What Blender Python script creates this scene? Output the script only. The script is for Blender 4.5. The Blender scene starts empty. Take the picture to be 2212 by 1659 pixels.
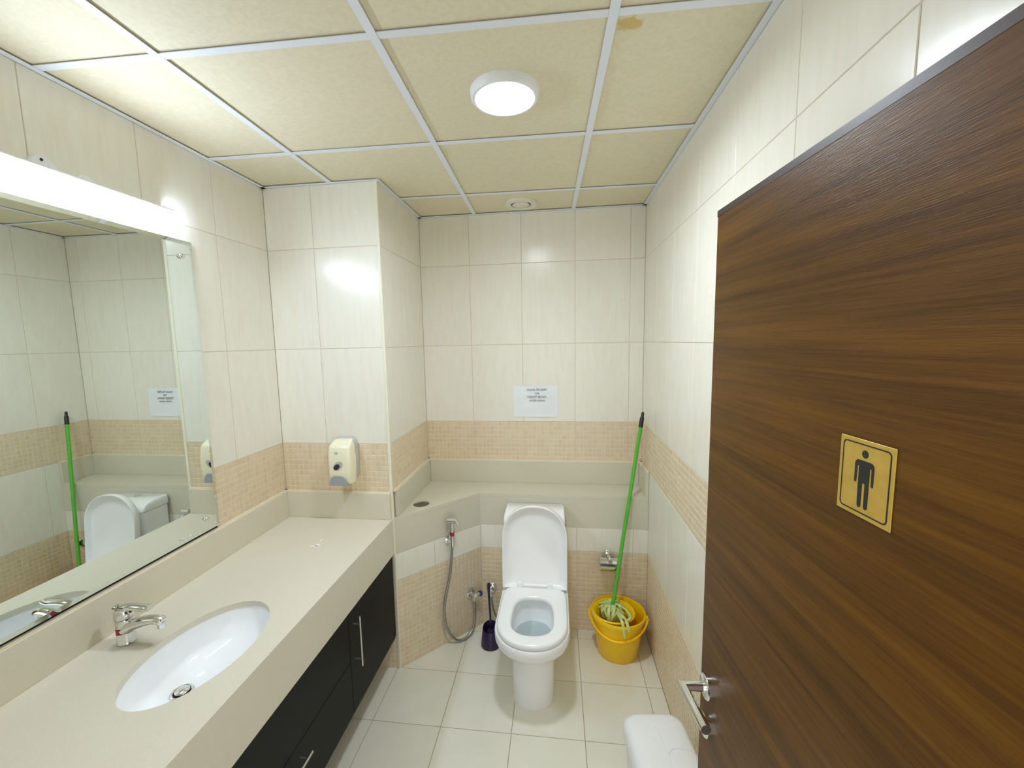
import bpy, bmesh, math, random
from mathutils import Matrix, Vector
from mathutils.geometry import tessellate_polygon

S = bpy.context.scene
COL = S.collection
random.seed(7)
PI = math.pi

# ------------------------------------------------------------------ camera, world, exposure
F_PX, IW = 918.04, 2212.0
cam_d = bpy.data.cameras.new('camera')
cam_d.sensor_fit = 'HORIZONTAL'
cam_d.sensor_width = 36.0
cam_d.lens = F_PX / IW * 36.0
cam_d.shift_x = 20.71 / IW
cam_d.shift_y = 13.65 / IW
cam_d.clip_start = 0.02
cam = bpy.data.objects.new('camera', cam_d)
COL.objects.link(cam)
yaw, pitch, roll = -0.127683, -0.114231, -0.019628
cy_, sy_, cp_, sp_ = math.cos(yaw), math.sin(yaw), math.cos(pitch), math.sin(pitch)
fwd = Vector((sy_ * cp_, cy_ * cp_, sp_))
rt = Vector((cy_, -sy_, 0))
up = rt.cross(fwd)
r2 = math.cos(roll) * rt + math.sin(roll) * up
u2 = -math.sin(roll) * rt + math.cos(roll) * up
M = Matrix((r2, u2, -fwd)).transposed().to_4x4()
M.translation = (0.8524, -2.6802, 1.7644)
cam.matrix_world = M
S.camera = cam

w = bpy.data.worlds.new('world')
S.world = w
w.use_nodes = True
w.node_tree.nodes['Background'].inputs['Color'].default_value = (1.0, 0.97, 0.92, 1)
w.node_tree.nodes['Background'].inputs['Strength'].default_value = 1.0
S.view_settings.view_transform = 'Standard'
S.view_settings.look = 'None'
S.view_settings.gamma = 1.0
S.view_settings.use_curve_mapping = False
S.view_settings.exposure = 0.66
S.cycles.use_denoising = True
S.cycles.max_bounces = 14
S.cycles.diffuse_bounces = 9
S.cycles.glossy_bounces = 6
S.cycles.sample_clamp_indirect = 8.0
S.cycles.caustics_reflective = False
S.cycles.caustics_refractive = False

TUBE_STRENGTH = 48.0
DOWN_STRENGTH = 122.0

# ------------------------------------------------------------------ room measures (metres)
XL, XC, XR = -0.592, 0.0, 1.379          # mirror wall, boxed-out corner, right wall
YP, YL, YF = -0.635, -0.222, -2.60       # pillar front, ledge front, front wall
H = 2.5415
R1, R2, R3 = 2.2415, 1.745, 1.2518       # tile joints
ZS, ZL, ZB, ZM = 0.9974, 0.8528, 0.654, 0.506
ZC, ZCS, ZA = 0.854, 0.9936, 0.665       # worktop, its upstand, bottom of its apron
XK = 0.3854                              # kink of the ledge


# ------------------------------------------------------------------ materials
def mat(name, color, rough=0.5, metal=0.0, spec=0.5, emit=None, estr=0.0, coat=0.0):
    m = bpy.data.materials.new(name)
    m.use_nodes = True
    b = m.node_tree.nodes['Principled BSDF']
    b.inputs['Base Color'].default_value = (*color, 1)
    b.inputs['Roughness'].default_value = rough
    b.inputs['Metallic'].default_value = metal
    b.inputs['Specular IOR Level'].default_value = spec
    b.inputs['Coat Weight'].default_value = coat
    if emit:
        b.inputs['Emission Color'].default_value = (*emit, 1)
        b.inputs['Emission Strength'].default_value = estr
    return m


def nodes(m):
    nt = m.node_tree
    return nt, nt.nodes, nt.links, nt.nodes['Principled BSDF']


def noise_color(m, c1, c2, scale=(1, 1, 1), nscale=5.0, detail=4.0, lo=0.35, hi=0.65, bump=0.0, bdist=0.001,
                rnd=0.0, rough=None, bscale=None):
    """mix two colours with a stretched noise in object space; optional bump and per-object variation"""
    nt, N, L, b = nodes(m)
    tc = N.new('ShaderNodeTexCoord')
    mp = N.new('ShaderNodeMapping')
    mp.inputs['Scale'].default_value = scale
    L.new(tc.outputs['Object'], mp.inputs['Vector'])
    oi = N.new('ShaderNodeObjectInfo')
    add = N.new('ShaderNodeVectorMath')
    add.operation = 'ADD'
    mul = N.new('ShaderNodeVectorMath')
    mul.operation = 'SCALE'
    cmb = N.new('ShaderNodeCombineXYZ')
    for k in range(3):
        L.new(oi.outputs['Random'], cmb.inputs[k])
    L.new(cmb.outputs[0], mul.inputs[0])
    mul.inputs['Scale'].default_value = 37.0 if rnd >= 0 else 0.0
    L.new(mp.outputs[0], add.inputs[0])
    L.new(mul.outputs[0], add.inputs[1])
    no = N.new('ShaderNodeTexNoise')
    no.inputs['Scale'].default_value = nscale
    no.inputs['Detail'].default_value = detail
    L.new(add.outputs[0], no.inputs['Vector'])
    mr = N.new('ShaderNodeMapRange')
    mr.inputs['From Min'].default_value = lo
    mr.inputs['From Max'].default_value = hi
    L.new(no.outputs['Fac'], mr.inputs['Value'])
    mx = N.new('ShaderNodeMix')
    mx.data_type = 'RGBA'
    mx.inputs['A'].default_value = (*c1, 1)
    mx.inputs['B'].default_value = (*c2, 1)
    L.new(mr.outputs['Result'], mx.inputs['Factor'])
    out = mx.outputs['Result']
    if rnd > 0:
        hv = N.new('ShaderNodeHueSaturation')
        m2 = N.new('ShaderNodeMapRange')
        m2.inputs['To Min'].default_value = 1 - rnd
        m2.inputs['To Max'].default_value = 1 + rnd
        L.new(oi.outputs['Random'], m2.inputs['Value'])
        L.new(m2.outputs['Result'], hv.inputs['Value'])
        L.new(out, hv.inputs['Color'])
        out = hv.outputs['Color']
    L.new(out, b.inputs['Base Color'])
    if bump > 0:
        bn = N.new('ShaderNodeTexNoise')
        bn.inputs['Scale'].default_value = bscale or nscale
        bn.inputs['Detail'].default_value = 3
        L.new(add.outputs[0], bn.inputs['Vector'])
        bp = N.new('ShaderNodeBump')
        bp.inputs['Strength'].default_value = bump
        bp.inputs['Distance'].default_value = bdist
        L.new(bn.outputs['Fac'], bp.inputs['Height'])
        L.new(bp.outputs['Normal'], b.inputs['Normal'])
    return m


M_tile = noise_color(mat('wall_tile_glaze', (.8, .76, .68), .22, spec=.45), (.80, .785, .70), (.77, .735, .645),
                     scale=(9, 1.3, 1), nscale=4.5, detail=5, lo=.42, hi=.78, bump=.05, bdist=.002, rnd=.012)
M_grout = mat('grout', (.60, .52, .42), .9)
M_mosline = noise_color(mat('mosaic_joint', (.70, .62, .48), .35), (.765, .67, .505), (.74, .64, .48), nscale=9, rnd=.01)
M_mosA = noise_color(mat('mosaic_square', (.58, .46, .33), .3), (.72, .615, .445), (.69, .58, .415), nscale=14, rnd=.012)
M_mosB = noise_color(mat('mosaic_square_dark', (.52, .41, .29), .3), (.69, .575, .405), (.66, .545, .38), nscale=14, rnd=.012)
M_floor = noise_color(mat('floor_tile_glaze', (.66, .63, .52), .28), (.80, .79, .69), (.755, .74, .635), scale=(1, 1, 1),
                      nscale=6, detail=6, lo=.35, hi=.75, bump=.02, rnd=.015)
M_floorgrout = mat('floor_grout', (.36, .29, .17), .9)
M_ctile = noise_color(mat('ceiling_tile_vinyl', (.74, .68, .5), .6, spec=.25), (.755, .70, .535), (.71, .655, .49), nscale=70, detail=3,
                      bump=.35, bdist=.0015, rnd=.02, bscale=120)
M_runner = mat('runner_enamel', (.76, .80, .88), .45)
M_void = mat('ceiling_void', (.10, .095, .085), .9)
M_stone = noise_color(mat('engineered_stone', (.57, .51, .42), .32, spec=.4), (.69, .65, .535), (.655, .61, .495), nscale=260, detail=2,
                      lo=.3, hi=.7, bump=.03, bdist=.0006, rnd=-1)
M_stone2 = noise_color(mat('ledge_stone', (.45, .42, .335), .34, spec=.4), (.64, .615, .50), (.605, .58, .465), nscale=260, detail=2,
                       lo=.3, hi=.7, bump=.03, bdist=.0006, rnd=-1)
M_seal = mat('sealant', (.80, .72, .56), .45)
M_trim = mat('corner_trim_plastic', (.80, .78, .63), .35)
M_white = mat('white_ceramic', (.88, .895, .91), .08, spec=.6)
M_plastic = mat('white_plastic', (.88, .89, .90), .22)
M_binwhite = noise_color(mat('bin_plastic', (.83, .84, .84), .38), (.84, .85, .85), (.80, .81, .81), nscale=3, rnd=-1)
M_chrome = mat('chrome', (.78, .78, .77), .09, metal=1)
M_brushed = mat('brushed_steel', (.60, .59, .55), .28, metal=1)
M_hose = mat('steel_hose', (.42, .42, .40), .3, metal=1)
M_black = noise_color(mat('black_laminate', (.008, .009, .008), .5, spec=.2), (.0035, .004, .0038), (.006, .0065, .0058), scale=(1, 1, 30), nscale=6, rnd=-1)
M_dark = mat('dark_gap', (.01, .01, .01), .8)
M_mirror = mat('mirror_silver', (.79, .845, .815), .004, metal=1)
M_mirroredge = mat('mirror_glass_edge', (.30, .42, .38), .1, metal=.4)
M_cream = mat('cream_plastic', (.83, .80, .60), .3)
M_grey = mat('grey_plastic', (.34, .37, .41), .35)
M_greyL = mat('light_grey_plastic', (.46, .46, .46), .35)
M_darkwin = mat('smoked_window', (.03, .03, .035), .15)
M_yellow = noise_color(mat('yellow_plastic', (.8, .44, .01), .3), (.92, .60, .004), (.88, .56, .0035), nscale=6, rnd=-1)
M_green = noise_color(mat('green_pole', (.10, .46, .04), .3), (.11, .48, .045), (.09, .42, .035), nscale=20, rnd=-1)
M_strand = noise_color(mat('mop_cloth', (.35, .45, .12), .85), (.66, .74, .34), (.50, .60, .20), nscale=30, rnd=-1)
M_purple = mat('purple_plastic', (.022, .010, .05), .35)
M_red = mat('red_sticker', (.33, .012, .04), .4)
M_blue = mat('blue_cap', (.02, .03, .14), .35)
M_gold = noise_color(mat('gold_plate', (.55, .37, .07), .33, metal=.35), (.56, .385, .085), (.50, .335, .06), nscale=60, rnd=-1)
M_ink = mat('black_ink', (.006, .006, .006), .5)
M_paper = noise_color(mat('paper', (.80, .83, .87), .8), (.81, .84, .875), (.78, .81, .845), scale=(1, 1, 3), nscale=6, bump=.2, bdist=.004, rnd=-1)
M_print = mat('printed_grey', (.27, .275, .30), .8)
M_hole = mat('bin_hole', (.11, .10, .07), .55)
M_water = mat('water', (.44, .52, .53), .02, spec=.6)
M_tube = mat('tube_diffuser', (.9, .9, .9), .4, emit=(.73, .85, 1.0), estr=TUBE_STRENGTH)
M_down = mat('downlight_diffuser', (.9, .9, .9), .4, emit=(.83, .91, 1.0), estr=DOWN_STRENGTH)
M_lampwhite = mat('lamp_white', (.80, .82, .85), .4)
M_vent = mat('vent_enamel', (.72, .70, .60), .4)
M_paint = mat('wall_paint', (.74, .69, .60), .6)


def wood_material():
    m = mat('door_veneer', (.09, .04, .012), .40, spec=.16)
    nt, N, L, b = nodes(m)
    tc = N.new('ShaderNodeTexCoord')

    def noise(scale, ns, det, dist=0.0):
        mp = N.new('ShaderNodeMapping')
        mp.inputs['Scale'].default_value = scale
        L.new(tc.outputs['Object'], mp.inputs['Vector'])
        n = N.new('ShaderNodeTexNoise')
        n.inputs['Scale'].default_value = ns
        n.inputs['Detail'].default_value = det
        n.inputs['Distortion'].default_value = dist
        L.new(mp.outputs[0], n.inputs['Vector'])
        return n.outputs['Fac']
    broad = noise((.5, 1, 14.0), 2.4, 6, .6)
    fine = noise((1.6, 1, 60.0), 3.2, 5, .2)
    pores = noise((10, 1, 190.0), 4, 3)
    a = N.new('ShaderNodeMath'); a.operation = 'MULTIPLY_ADD'
    L.new(fine, a.inputs[0]); a.inputs[1].default_value = .62
    L.new(broad, a.inputs[2])
    r = N.new('ShaderNodeValToRGB')
    e = r.color_ramp.elements
    e[0].position = .56; e[0].color = (.070, .028, .0027, 1)
    e[1].position = 1.0; e[1].color = (.155, .068, .0062, 1)
    k = r.color_ramp.elements.new(.70); k.color = (.093, .038, .0036, 1)
    k = r.color_ramp.elements.new(.83); k.color = (.120, .051, .0048, 1)
    L.new(a.outputs[0], r.inputs['Fac'])
    mx = N.new('ShaderNodeMix'); mx.data_type = 'RGBA'; mx.blend_type = 'MULTIPLY'
    mx.inputs['Factor'].default_value = .35
    L.new(r.outputs['Color'], mx.inputs['A'])
    L.new(pores, mx.inputs['B'])
    L.new(mx.outputs['Result'], b.inputs['Base Color'])
    bp = N.new('ShaderNodeBump')
    bp.inputs['Strength'].default_value = .28
    bp.inputs['Distance'].default_value = .0016
    L.new(pores, bp.inputs['Height'])
    L.new(bp.outputs['Normal'], b.inputs['Normal'])
    b.inputs['Coat Roughness'].default_value = .2
    b.inputs['Coat Weight'].default_value = .05
    return m


M_wood = wood_material()
M_woodedge = mat('door_edge_band', (.028, .012, .006), .4)


def stained_tile_material():
    m = M_ctile.copy()
    m.name = 'ceiling_tile_stained'
    nt, N, L, b = nodes(m)
    src = b.inputs['Base Color'].links[0].from_socket
    tc = N.new('ShaderNodeTexCoord')
    sub = N.new('ShaderNodeVectorMath'); sub.operation = 'SUBTRACT'
    sub.inputs[1].default_value = (1.035, -1.488, H)
    L.new(tc.outputs['Object'], sub.inputs[0])
    sc = N.new('ShaderNodeVectorMath'); sc.operation = 'MULTIPLY'
    sc.inputs[1].default_value = (1, 1.3, 0)
    L.new(sub.outputs[0], sc.inputs[0])
    ln = N.new('ShaderNodeVectorMath'); ln.operation = 'LENGTH'
    L.new(sc.outputs[0], ln.inputs[0])
    no = N.new('ShaderNodeTexNoise'); no.inputs['Scale'].default_value = 38
    L.new(tc.outputs['Object'], no.inputs['Vector'])
    ad = N.new('ShaderNodeMath'); ad.operation = 'MULTIPLY_ADD'
    L.new(no.outputs['Fac'], ad.inputs[0]); ad.inputs[1].default_value = .06
    L.new(ln.outputs['Value'], ad.inputs[2])
    mr = N.new('ShaderNodeMapRange')
    mr.inputs['From Min'].default_value = .066; mr.inputs['From Max'].default_value = .052
    L.new(ad.outputs[0], mr.inputs['Value'])
    mx = N.new('ShaderNodeMix'); mx.data_type = 'RGBA'
    L.new(mr.outputs['Result'], mx.inputs['Factor'])
    L.new(src, mx.inputs['A'])
    mx.inputs['B'].default_value = (.60, .47, .19, 1)
    L.new(mx.outputs['Result'], b.inputs['Base Color'])
    return m


M_ctile_stain = stained_tile_material()


# ------------------------------------------------------------------ helpers
def to_mesh(bm, name, mats, smooth=None):
    bmesh.ops.recalc_face_normals(bm, faces=bm.faces)
    me = bpy.data.meshes.new(name)
    bm.to_mesh(me)
    bm.free()
    for m in (mats if isinstance(mats, (list, tuple)) else [mats]):
        me.materials.append(m)
    if smooth is not None:
        me.shade_smooth()
        me.set_sharp_from_angle(angle=math.radians(smooth))
    return me


def obj(name, bm, mats, parent=None, smooth=None, local=False):
    """link a bmesh as one object; world coordinates unless local (then the parent's)"""
    me = to_mesh(bm, name, mats, smooth)
    o = bpy.data.objects.new(name, me)
    COL.objects.link(o)
    if parent is not None:
        o.parent = parent
        if not local:
            me.transform(world_of(parent).inverted())
    return o


def world_of(o):
    m = o.matrix_basis.copy()
    if o.parent:
        m = world_of(o.parent) @ m
    return m


def thing(name, label, cat, loc=(0, 0, 0), rotz=0.0, group=None):
    o = bpy.data.objects.new(name, None)
    o.empty_display_size = .05
    COL.objects.link(o)
    o.matrix_basis = Matrix.Translation(loc) @ Matrix.Rotation(rotz, 4, 'Z')
    tag(o, label, cat, group)
    return o


def tag(o, label, cat, group=None):
    o['label'] = label
    o['category'] = cat
    if group:
        o['group'] = group
    return o


def struct(o, label=None):
    o['kind'] = 'structure'
    if label:
        o['label'] = label
    return o


def box(bm, x0, x1, y0, y1, z0, z1, bev=0.0, seg=2):
    t = bmesh.new()
    v = [t.verts.new((x, y, z)) for z in (z0, z1) for y in (y0, y1) for x in (x0, x1)]
    for f in ((0, 2, 3, 1), (4, 5, 7, 6), (0, 1, 5, 4), (2, 6, 7, 3), (0, 4, 6, 2), (1, 3, 7, 5)):
        t.faces.new([v[i] for i in f])
    if bev > 0:
        bmesh.ops.bevel(t, geom=list(t.edges), offset=bev, segments=seg, profile=.5, affect='EDGES')
    merge(bm, t)
    return bm


def merge(bm, t, mtx=None, mi=0):
    if mtx is not None:
        bmesh.ops.transform(t, matrix=mtx, verts=t.verts)
    mp = {}
    for v in t.verts:
        mp[v] = bm.verts.new(v.co)
    for f in t.faces:
        nf = bm.faces.new([mp[v] for v in f.verts])
        nf.material_index = f.material_index or mi
    t.free()


def B(*a, **k):
    return box(bmesh.new(), *a, **k)


def prism(bm, poly, z0, z1, mi=0):
    a = [bm.verts.new((x, y, z0)) for x, y in poly]
    b = [bm.verts.new((x, y, z1)) for x, y in poly]
    n = len(poly)
    fs = [bm.faces.new(a[::-1]), bm.faces.new(b)]
    for i in range(n):
        fs.append(bm.faces.new((a[i], a[(i + 1) % n], b[(i + 1) % n], b[i])))
    for f in fs:
        f.material_index = mi
    return bm


def loft(bm, rings, cap0=True, cap1=True, closed=True, loop=False):
    """bridge rings of equal count"""
    vs = [[bm.verts.new(p) for p in r] for r in rings]
    n = len(vs[0])
    m = len(vs)
    for k in range(m if loop else m - 1):
        a, b = vs[k], vs[(k + 1) % m]
        for i in range(n if closed else n - 1):
            j = (i + 1) % n
            bm.faces.new((a[i], a[j], b[j], b[i]))
    if cap0 and not loop:
        bm.faces.new(vs[0][::-1])
    if cap1 and not loop:
        bm.faces.new(vs[-1])
    return bm


def circle(c, r, z=0, n=32, axis='Z', ry=None):
    out = []
    ry = r if ry is None else ry
    for i in range(n):
        a = 2 * PI * i / n
        u, v = r * math.cos(a), ry * math.sin(a)
        if axis == 'Z':
            out.append((c[0] + u, c[1] + v, z))
        elif axis == 'X':
            out.append((z, c[0] + u, c[1] + v))
        else:
            out.append((c[0] + u, z, c[1] + v))
    return out


def lathe(bm, c, prof, n=36, axis='Z', cap0=True, cap1=True):
    """c: centre in the plane across the axis, prof: (radius, position along the axis)"""
    return loft(bm, [circle(c, r, z, n, axis) for r, z in prof], cap0, cap1)


def smooth_path(pts, k=8):
    P = [Vector(p) for p in pts]
    P = [2 * P[0] - P[1]] + P + [2 * P[-1] - P[-2]]
    out = []
    for i in range(1, len(P) - 2):
        for s in range(k):
            t = s / k
            a, b, c, d = P[i - 1], P[i], P[i + 1], P[i + 2]
            out.append(.5 * ((2 * b) + (c - a) * t + (2 * a - 5 * b + 4 * c - d) * t * t + (3 * b - a - 3 * c + d) * t ** 3))
    out.append(P[-2])
    return out


def tube(bm, pts, r, n=12, flat=None, cap=True):
    """sweep a circle (or a flattened one) along points; r may be a list"""
    P = [Vector(p) for p in pts]
    rings = []
    nrm = None
    for i, p in enumerate(P):
        t = (P[min(i + 1, len(P) - 1)] - P[max(i - 1, 0)]).normalized()
        if nrm is None:
            nrm = t.cross(Vector((0, 0, 1)))
            if nrm.length < 1e-3:
                nrm = t.cross(Vector((1, 0, 0)))
        nrm = (nrm - t * nrm.dot(t)).normalized()
        bi = t.cross(nrm)
        rr = r[i] if isinstance(r, (list, tuple)) else r
        rings.append([tuple(p + nrm * rr * math.cos(2 * PI * j / n) + bi * rr * (flat or 1) * math.sin(2 * PI * j / n)) for j in range(n)])
    return loft(bm, rings, cap, cap)


def bar(bm, a, b, r, n=16):
    return tube(bm, [a, b], r, n)


def plate_with_hole(bm, outer, hole, z0, z1):
    top = {}
    for z, flip in ((z1, False), (z0, True)):
        vs = [[bm.verts.new((x, y, z)) for x, y in lp] for lp in (outer, hole)]
        flatv = vs[0] + vs[1]
        for t in tessellate_polygon([[Vector((x, y, 0)) for x, y in outer], [Vector((x, y, 0)) for x, y in hole]]):
            f = [flatv[i] for i in t]
            bm.faces.new(f[::-1] if flip else f)
        top[flip] = vs
    for k in (0, 1):
        a, b = top[True][k], top[False][k]
        for i in range(len(a)):
            j = (i + 1) % len(a)
            bm.faces.new((a[i], a[j], b[j], b[i]))
    return bm


def clip_half(poly, a, b, c):
    """keep a*x+b*y<=c"""
    out = []
    for i in range(len(poly)):
        p, q = poly[i], poly[(i + 1) % len(poly)]
        dp, dq = a * p[0] + b * p[1] - c, a * q[0] + b * q[1] - c
        if dp <= 0:
            out.append(p)
        if (dp < 0 < dq) or (dq < 0 < dp):
            t = dp / (dp - dq)
            out.append((p[0] + t * (q[0] - p[0]), p[1] + t * (q[1] - p[1])))
    return out


def clip_rect(poly, x0, x1, y0, y1):
    for h in ((-1, 0, -x0), (1, 0, x1), (0, -1, -y0), (0, 1, y1)):
        poly = clip_half(poly, *h)
        if len(poly) < 3:
            return []
    return poly


# ------------------------------------------------------------------ tiles
_cache = {}
GAP = .0024


def plain_tile(w_, h_):
    key = ('p', round(w_, 4), round(h_, 4))
    if key not in _cache:
        bm = bmesh.new()
        a, b, e = w_ / 2 - GAP / 2, h_ / 2 - GAP / 2, .0014
        rings = [[(-x, -y, z), (x, -y, z), (x, y, z), (-x, y, z)] for x, y, z in ((a, b, -.006), (a, b, -.0011), (a - e, b - e, 0))]
        loft(bm, rings, True, True)
        _cache[key] = to_mesh(bm, 'tile', M_tile)
    return _cache[key]


def mosaic_tile(w_, h_, ox=0.0):
    """one ceramic tile with a grid of small raised squares"""
    key = ('m', round(w_, 4), round(h_, 4), round(ox, 3))
    if key not in _cache:
        bm = bmesh.new()
        a, b = w_ / 2 - GAP / 2, h_ / 2 - GAP / 2
        loft(bm, [[(-x, -y, z), (x, -y, z), (x, y, z), (-x, y, z)] for x, y, z in ((a, b, -.006), (a, b, -.0012))], True, True)
        rnd = random.Random(int(w_ * 1e4) + int(h_ * 1e4))
        p = .0272
        nx, ny = max(1, round(w_ / p)), max(1, round(h_ / .0281))
        px, py = w_ / nx, h_ / ny
        for i in range(nx):
            for j in range(ny):
                cx, cy = -w_ / 2 + (i + .5) * px, -h_ / 2 + (j + .5) * py
                s, q = px * .5 - .0024, py * .5 - .0024
                vs = [[bm.verts.new((cx + sx * (s - e), cy + sy * (q - e), z)) for sx, sy in ((-1, -1), (1, -1), (1, 1), (-1, 1))]
                      for e, z in ((0, -.0012), (.0009, 0))]
                mi = 2 if rnd.random() < .42 else 1
                f = [bm.faces.new(vs[1])] + [bm.faces.new((vs[0][k], vs[0][(k + 1) % 4], vs[1][(k + 1) % 4], vs[1][k])) for k in range(4)]
                for q_ in f:
                    q_.material_index = mi
        _cache[key] = to_mesh(bm, 'mosaic_tile', [M_mosline, M_mosA, M_mosB])
    return _cache[key]


def put_tile(parent, me, name, origin, ux, uz, nrm, s, t):
    o = bpy.data.objects.new(name, me)
    COL.objects.link(o)
    m = Matrix((ux, uz, nrm)).transposed().to_4x4()
    m.translation = Vector(origin) + Vector(ux) * s + Vector(uz) * t
    o.parent = parent
    o.matrix_basis = m
    return o


def tile_field(parent, origin, ux, nrm, cols, rows):
    """cols: joint positions along ux; rows: (z0, z1, kind)"""
    uz = Vector((0, 0, 1))
    ux, nrm = Vector(ux), Vector(nrm)
    if ux.cross(uz).dot(nrm) < 0:
        flip = True
    else:
        flip = False
    for z0, z1, kind in rows:
        for a, b in zip(cols[:-1], cols[1:]):
            me = plain_tile(b - a, z1 - z0) if kind == 'p' else mosaic_tile(b - a, z1 - z0)
            put_tile(parent, me, 'tile' if kind == 'p' else 'mosaic_tile', origin, ux if not flip else -ux, uz, nrm,
                     (a + b) / 2 * (1 if not flip else -1), (z0 + z1) / 2)


T = .0018    # the grout face lies this far behind the tile faces
W_ = .10
UPPER = [(R1, H, 'p'), (R2, R1, 'p'), (R3, R2, 'p')]
LOWER = [(ZM, ZS, 'p'), (.253, ZM, 'm'), (0, .253, 'm')]

# back wall
wb = struct(obj('wall_back', B(XL - W_, XR + W_, T, W_, 0, H + .06), M_grout), 'cream tiled back wall of the toilet alcove')
V1, TW = .3154, .326
tile_field(wb, (0, 0, 0), (1, 0, 0), (0, -1, 0), [0, V1, V1 + TW, V1 + 2 * TW, V1 + 3 * TW, XR], UPPER + [(ZS, R3, 'm')])
# right wall
wr = struct(obj('wall_right', B(XR + T, XR + W_, YF - .15, T, 0, H + .06), M_grout), 'cream tiled right wall behind the brown door')
cols = [YF, -2.259, -1.933, -1.607, -1.281, -.955, -.629, -.303, 0]
tile_field(wr, (XR, 0, 0), (0, 1, 0), (-1, 0, 0), cols, UPPER + [(ZS, R3, 'm')] + LOWER)
# left wall with the mirror
wl = struct(obj('wall_left', B(XL - W_, XL - T, YF - .15, W_, 0, H + .06), M_grout), 'cream tiled left wall carrying the mirror')
tile_field(wl, (XL, 0, 0), (0, 1, 0), (1, 0, 0), [YF, -2.591 + .326 * 1, -1.939, -1.613, -1.287, -.961, YP], UPPER + [(ZCS, R3, 'm')])
# boxed-out pillar between basin and alcove
wp = struct(obj('wall_pillar', B(XL - T, XC - T, YP + T, T, 0, H + .06), M_grout), 'tiled pillar wall between washbasin and toilet alcove')
tile_field(wp, (0, YP, 0), (1, 0, 0), (0, -1, 0), [XL, -.342, 0], UPPER + [(ZCS, R3, 'm'), (.253, ZM, 'm'), (0, .253, 'm')])
tile_field(wp, (0, 0, 0), (0, 1, 0), (1, 0, 0), [YP, -.326, 0], UPPER + [(ZS, R3, 'm')])
# low boxing under the stone ledge, with its slanted face
lowpoly = [(0, YP + .003), (XK + .001, YL + T), (XR, YL + T), (XR, 0), (0, 0)]
wk = struct(obj('wall_boxing', prism(bmesh.new(), lowpoly, 0, ZB), M_grout), 'low tiled boxing under the stone ledge')
dx, dy = XK, YL - YP
DL = math.hypot(dx, dy)
du = Vector((dx / DL, dy / DL, 0))
dn = Vector((dy / DL, -dx / DL, 0))
LOWROWS = [(ZM, ZB, 'p'), (.253, ZM, 'm'), (0, .253, 'm')]
tile_field(wk, (0, YP, 0), du, dn, [0.004, DL - .326, DL], LOWROWS)
tile_field(wk, (0, YL, 0), (1, 0, 0), (0, -1, 0), [XK, V1 + TW, V1 + 2 * TW, V1 + 3 * TW, XR], LOWROWS)
# front wall with the doorway the camera stands in
bm = bmesh.new()
box(bm, XL - W_, .35, YF - .15, YF, 0, H + .06)
box(bm, 1.275, XR + W_, YF - .15, YF, 0, H + .06)
box(bm, .35, 1.275, YF - .15, YF, 2.06, H + .06)
struct(obj('wall_front', bm, M_paint), 'front wall with the doorway')
# plastic corner trim
bm = bmesh.new()
rings = [[(x, y, z) for x, y in ((-.011, YP - .002), (-.002, YP - .004), (.003, YP - .003), (.004, YP + .002), (.002, YP + .011), (-.011, YP + .011))] for z in (0, H)]
loft(bm, rings)
struct(obj('trim_1', bm, M_trim), 'pale yellow plastic corner trim on the pillar edge')

# floor
fl = struct(obj('floor', B(XL - W_, XR + W_, YF - .15, W_, -.08, -.0016), M_floorgrout), 'beige tiled floor')
FS = .3295
fx, fy = -.018, -.6285
_fc = {}
for i in range(-3, 5):
    for j in range(-7, 3):
        x0, x1 = max(fx + FS * i, XL), min(fx + FS * (i + 1), XR)
        y0, y1 = max(fy + FS * j, YF - .15), min(fy + FS * (j + 1), 0)
        if x1 - x0 < .01 or y1 - y0 < .01 or (y0 > -.3 and x1 < 0):
            continue
        k = (round(x1 - x0, 4), round(y1 - y0, 4))
        if k not in _fc:
            bm = bmesh.new()
            a, b = k[0] / 2 - .0014, k[1] / 2 - .0014
            loft(bm, [[(-x, -y, z), (x, -y, z), (x, y, z), (-x, y, z)] for x, y, z in ((a, b, -.006), (a, b, -.0009), (a - .001, b - .001, 0))])
            _fc[k] = to_mesh(bm, 'floor_tile', M_floor)
        o = bpy.data.objects.new('floor_tile', _fc[k])
        COL.objects.link(o)
        o.parent = fl
        o.location = ((x0 + x1) / 2, (y0 + y1) / 2, 0)

# ceiling: lay-in tiles in a slightly skewed grid of white runners
ce = struct(obj('ceiling', B(XL - W_, XR + W_, YF - .15, W_, H + .05, H + .13), M_void), 'suspended ceiling of cream lay-in tiles')
GX, GY, GA = .3934, -1.5523, .024


def gpt(x, y):
    return (GX + math.cos(GA) * (x - GX) - math.sin(GA) * (y - GY), GY + math.sin(GA) * (x - GX) + math.cos(GA) * (y - GY))


def ceil_piece(x0, x1, y0, y1, z0, z1, name, m):
    poly = [gpt(x0, y0), gpt(x1, y0), gpt(x1, y1), gpt(x0, y1)]
    bm = bmesh.new()
    n = 0
    for rc in ((XL, XR, YF, YP), (XC, XR, YP, 0)):
        p = clip_rect(poly, *rc)
        if len(p) >= 3:
            area = abs(sum(p[i][0] * p[(i + 1) % len(p)][1] - p[(i + 1) % len(p)][0] * p[i][1] for i in range(len(p)))) / 2
            if area > 1e-5:
                prism(bm, p, z0, z1)
                n += 1
    if n:
        return obj(name, bm, m, ce)
    bm.free()


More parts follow.
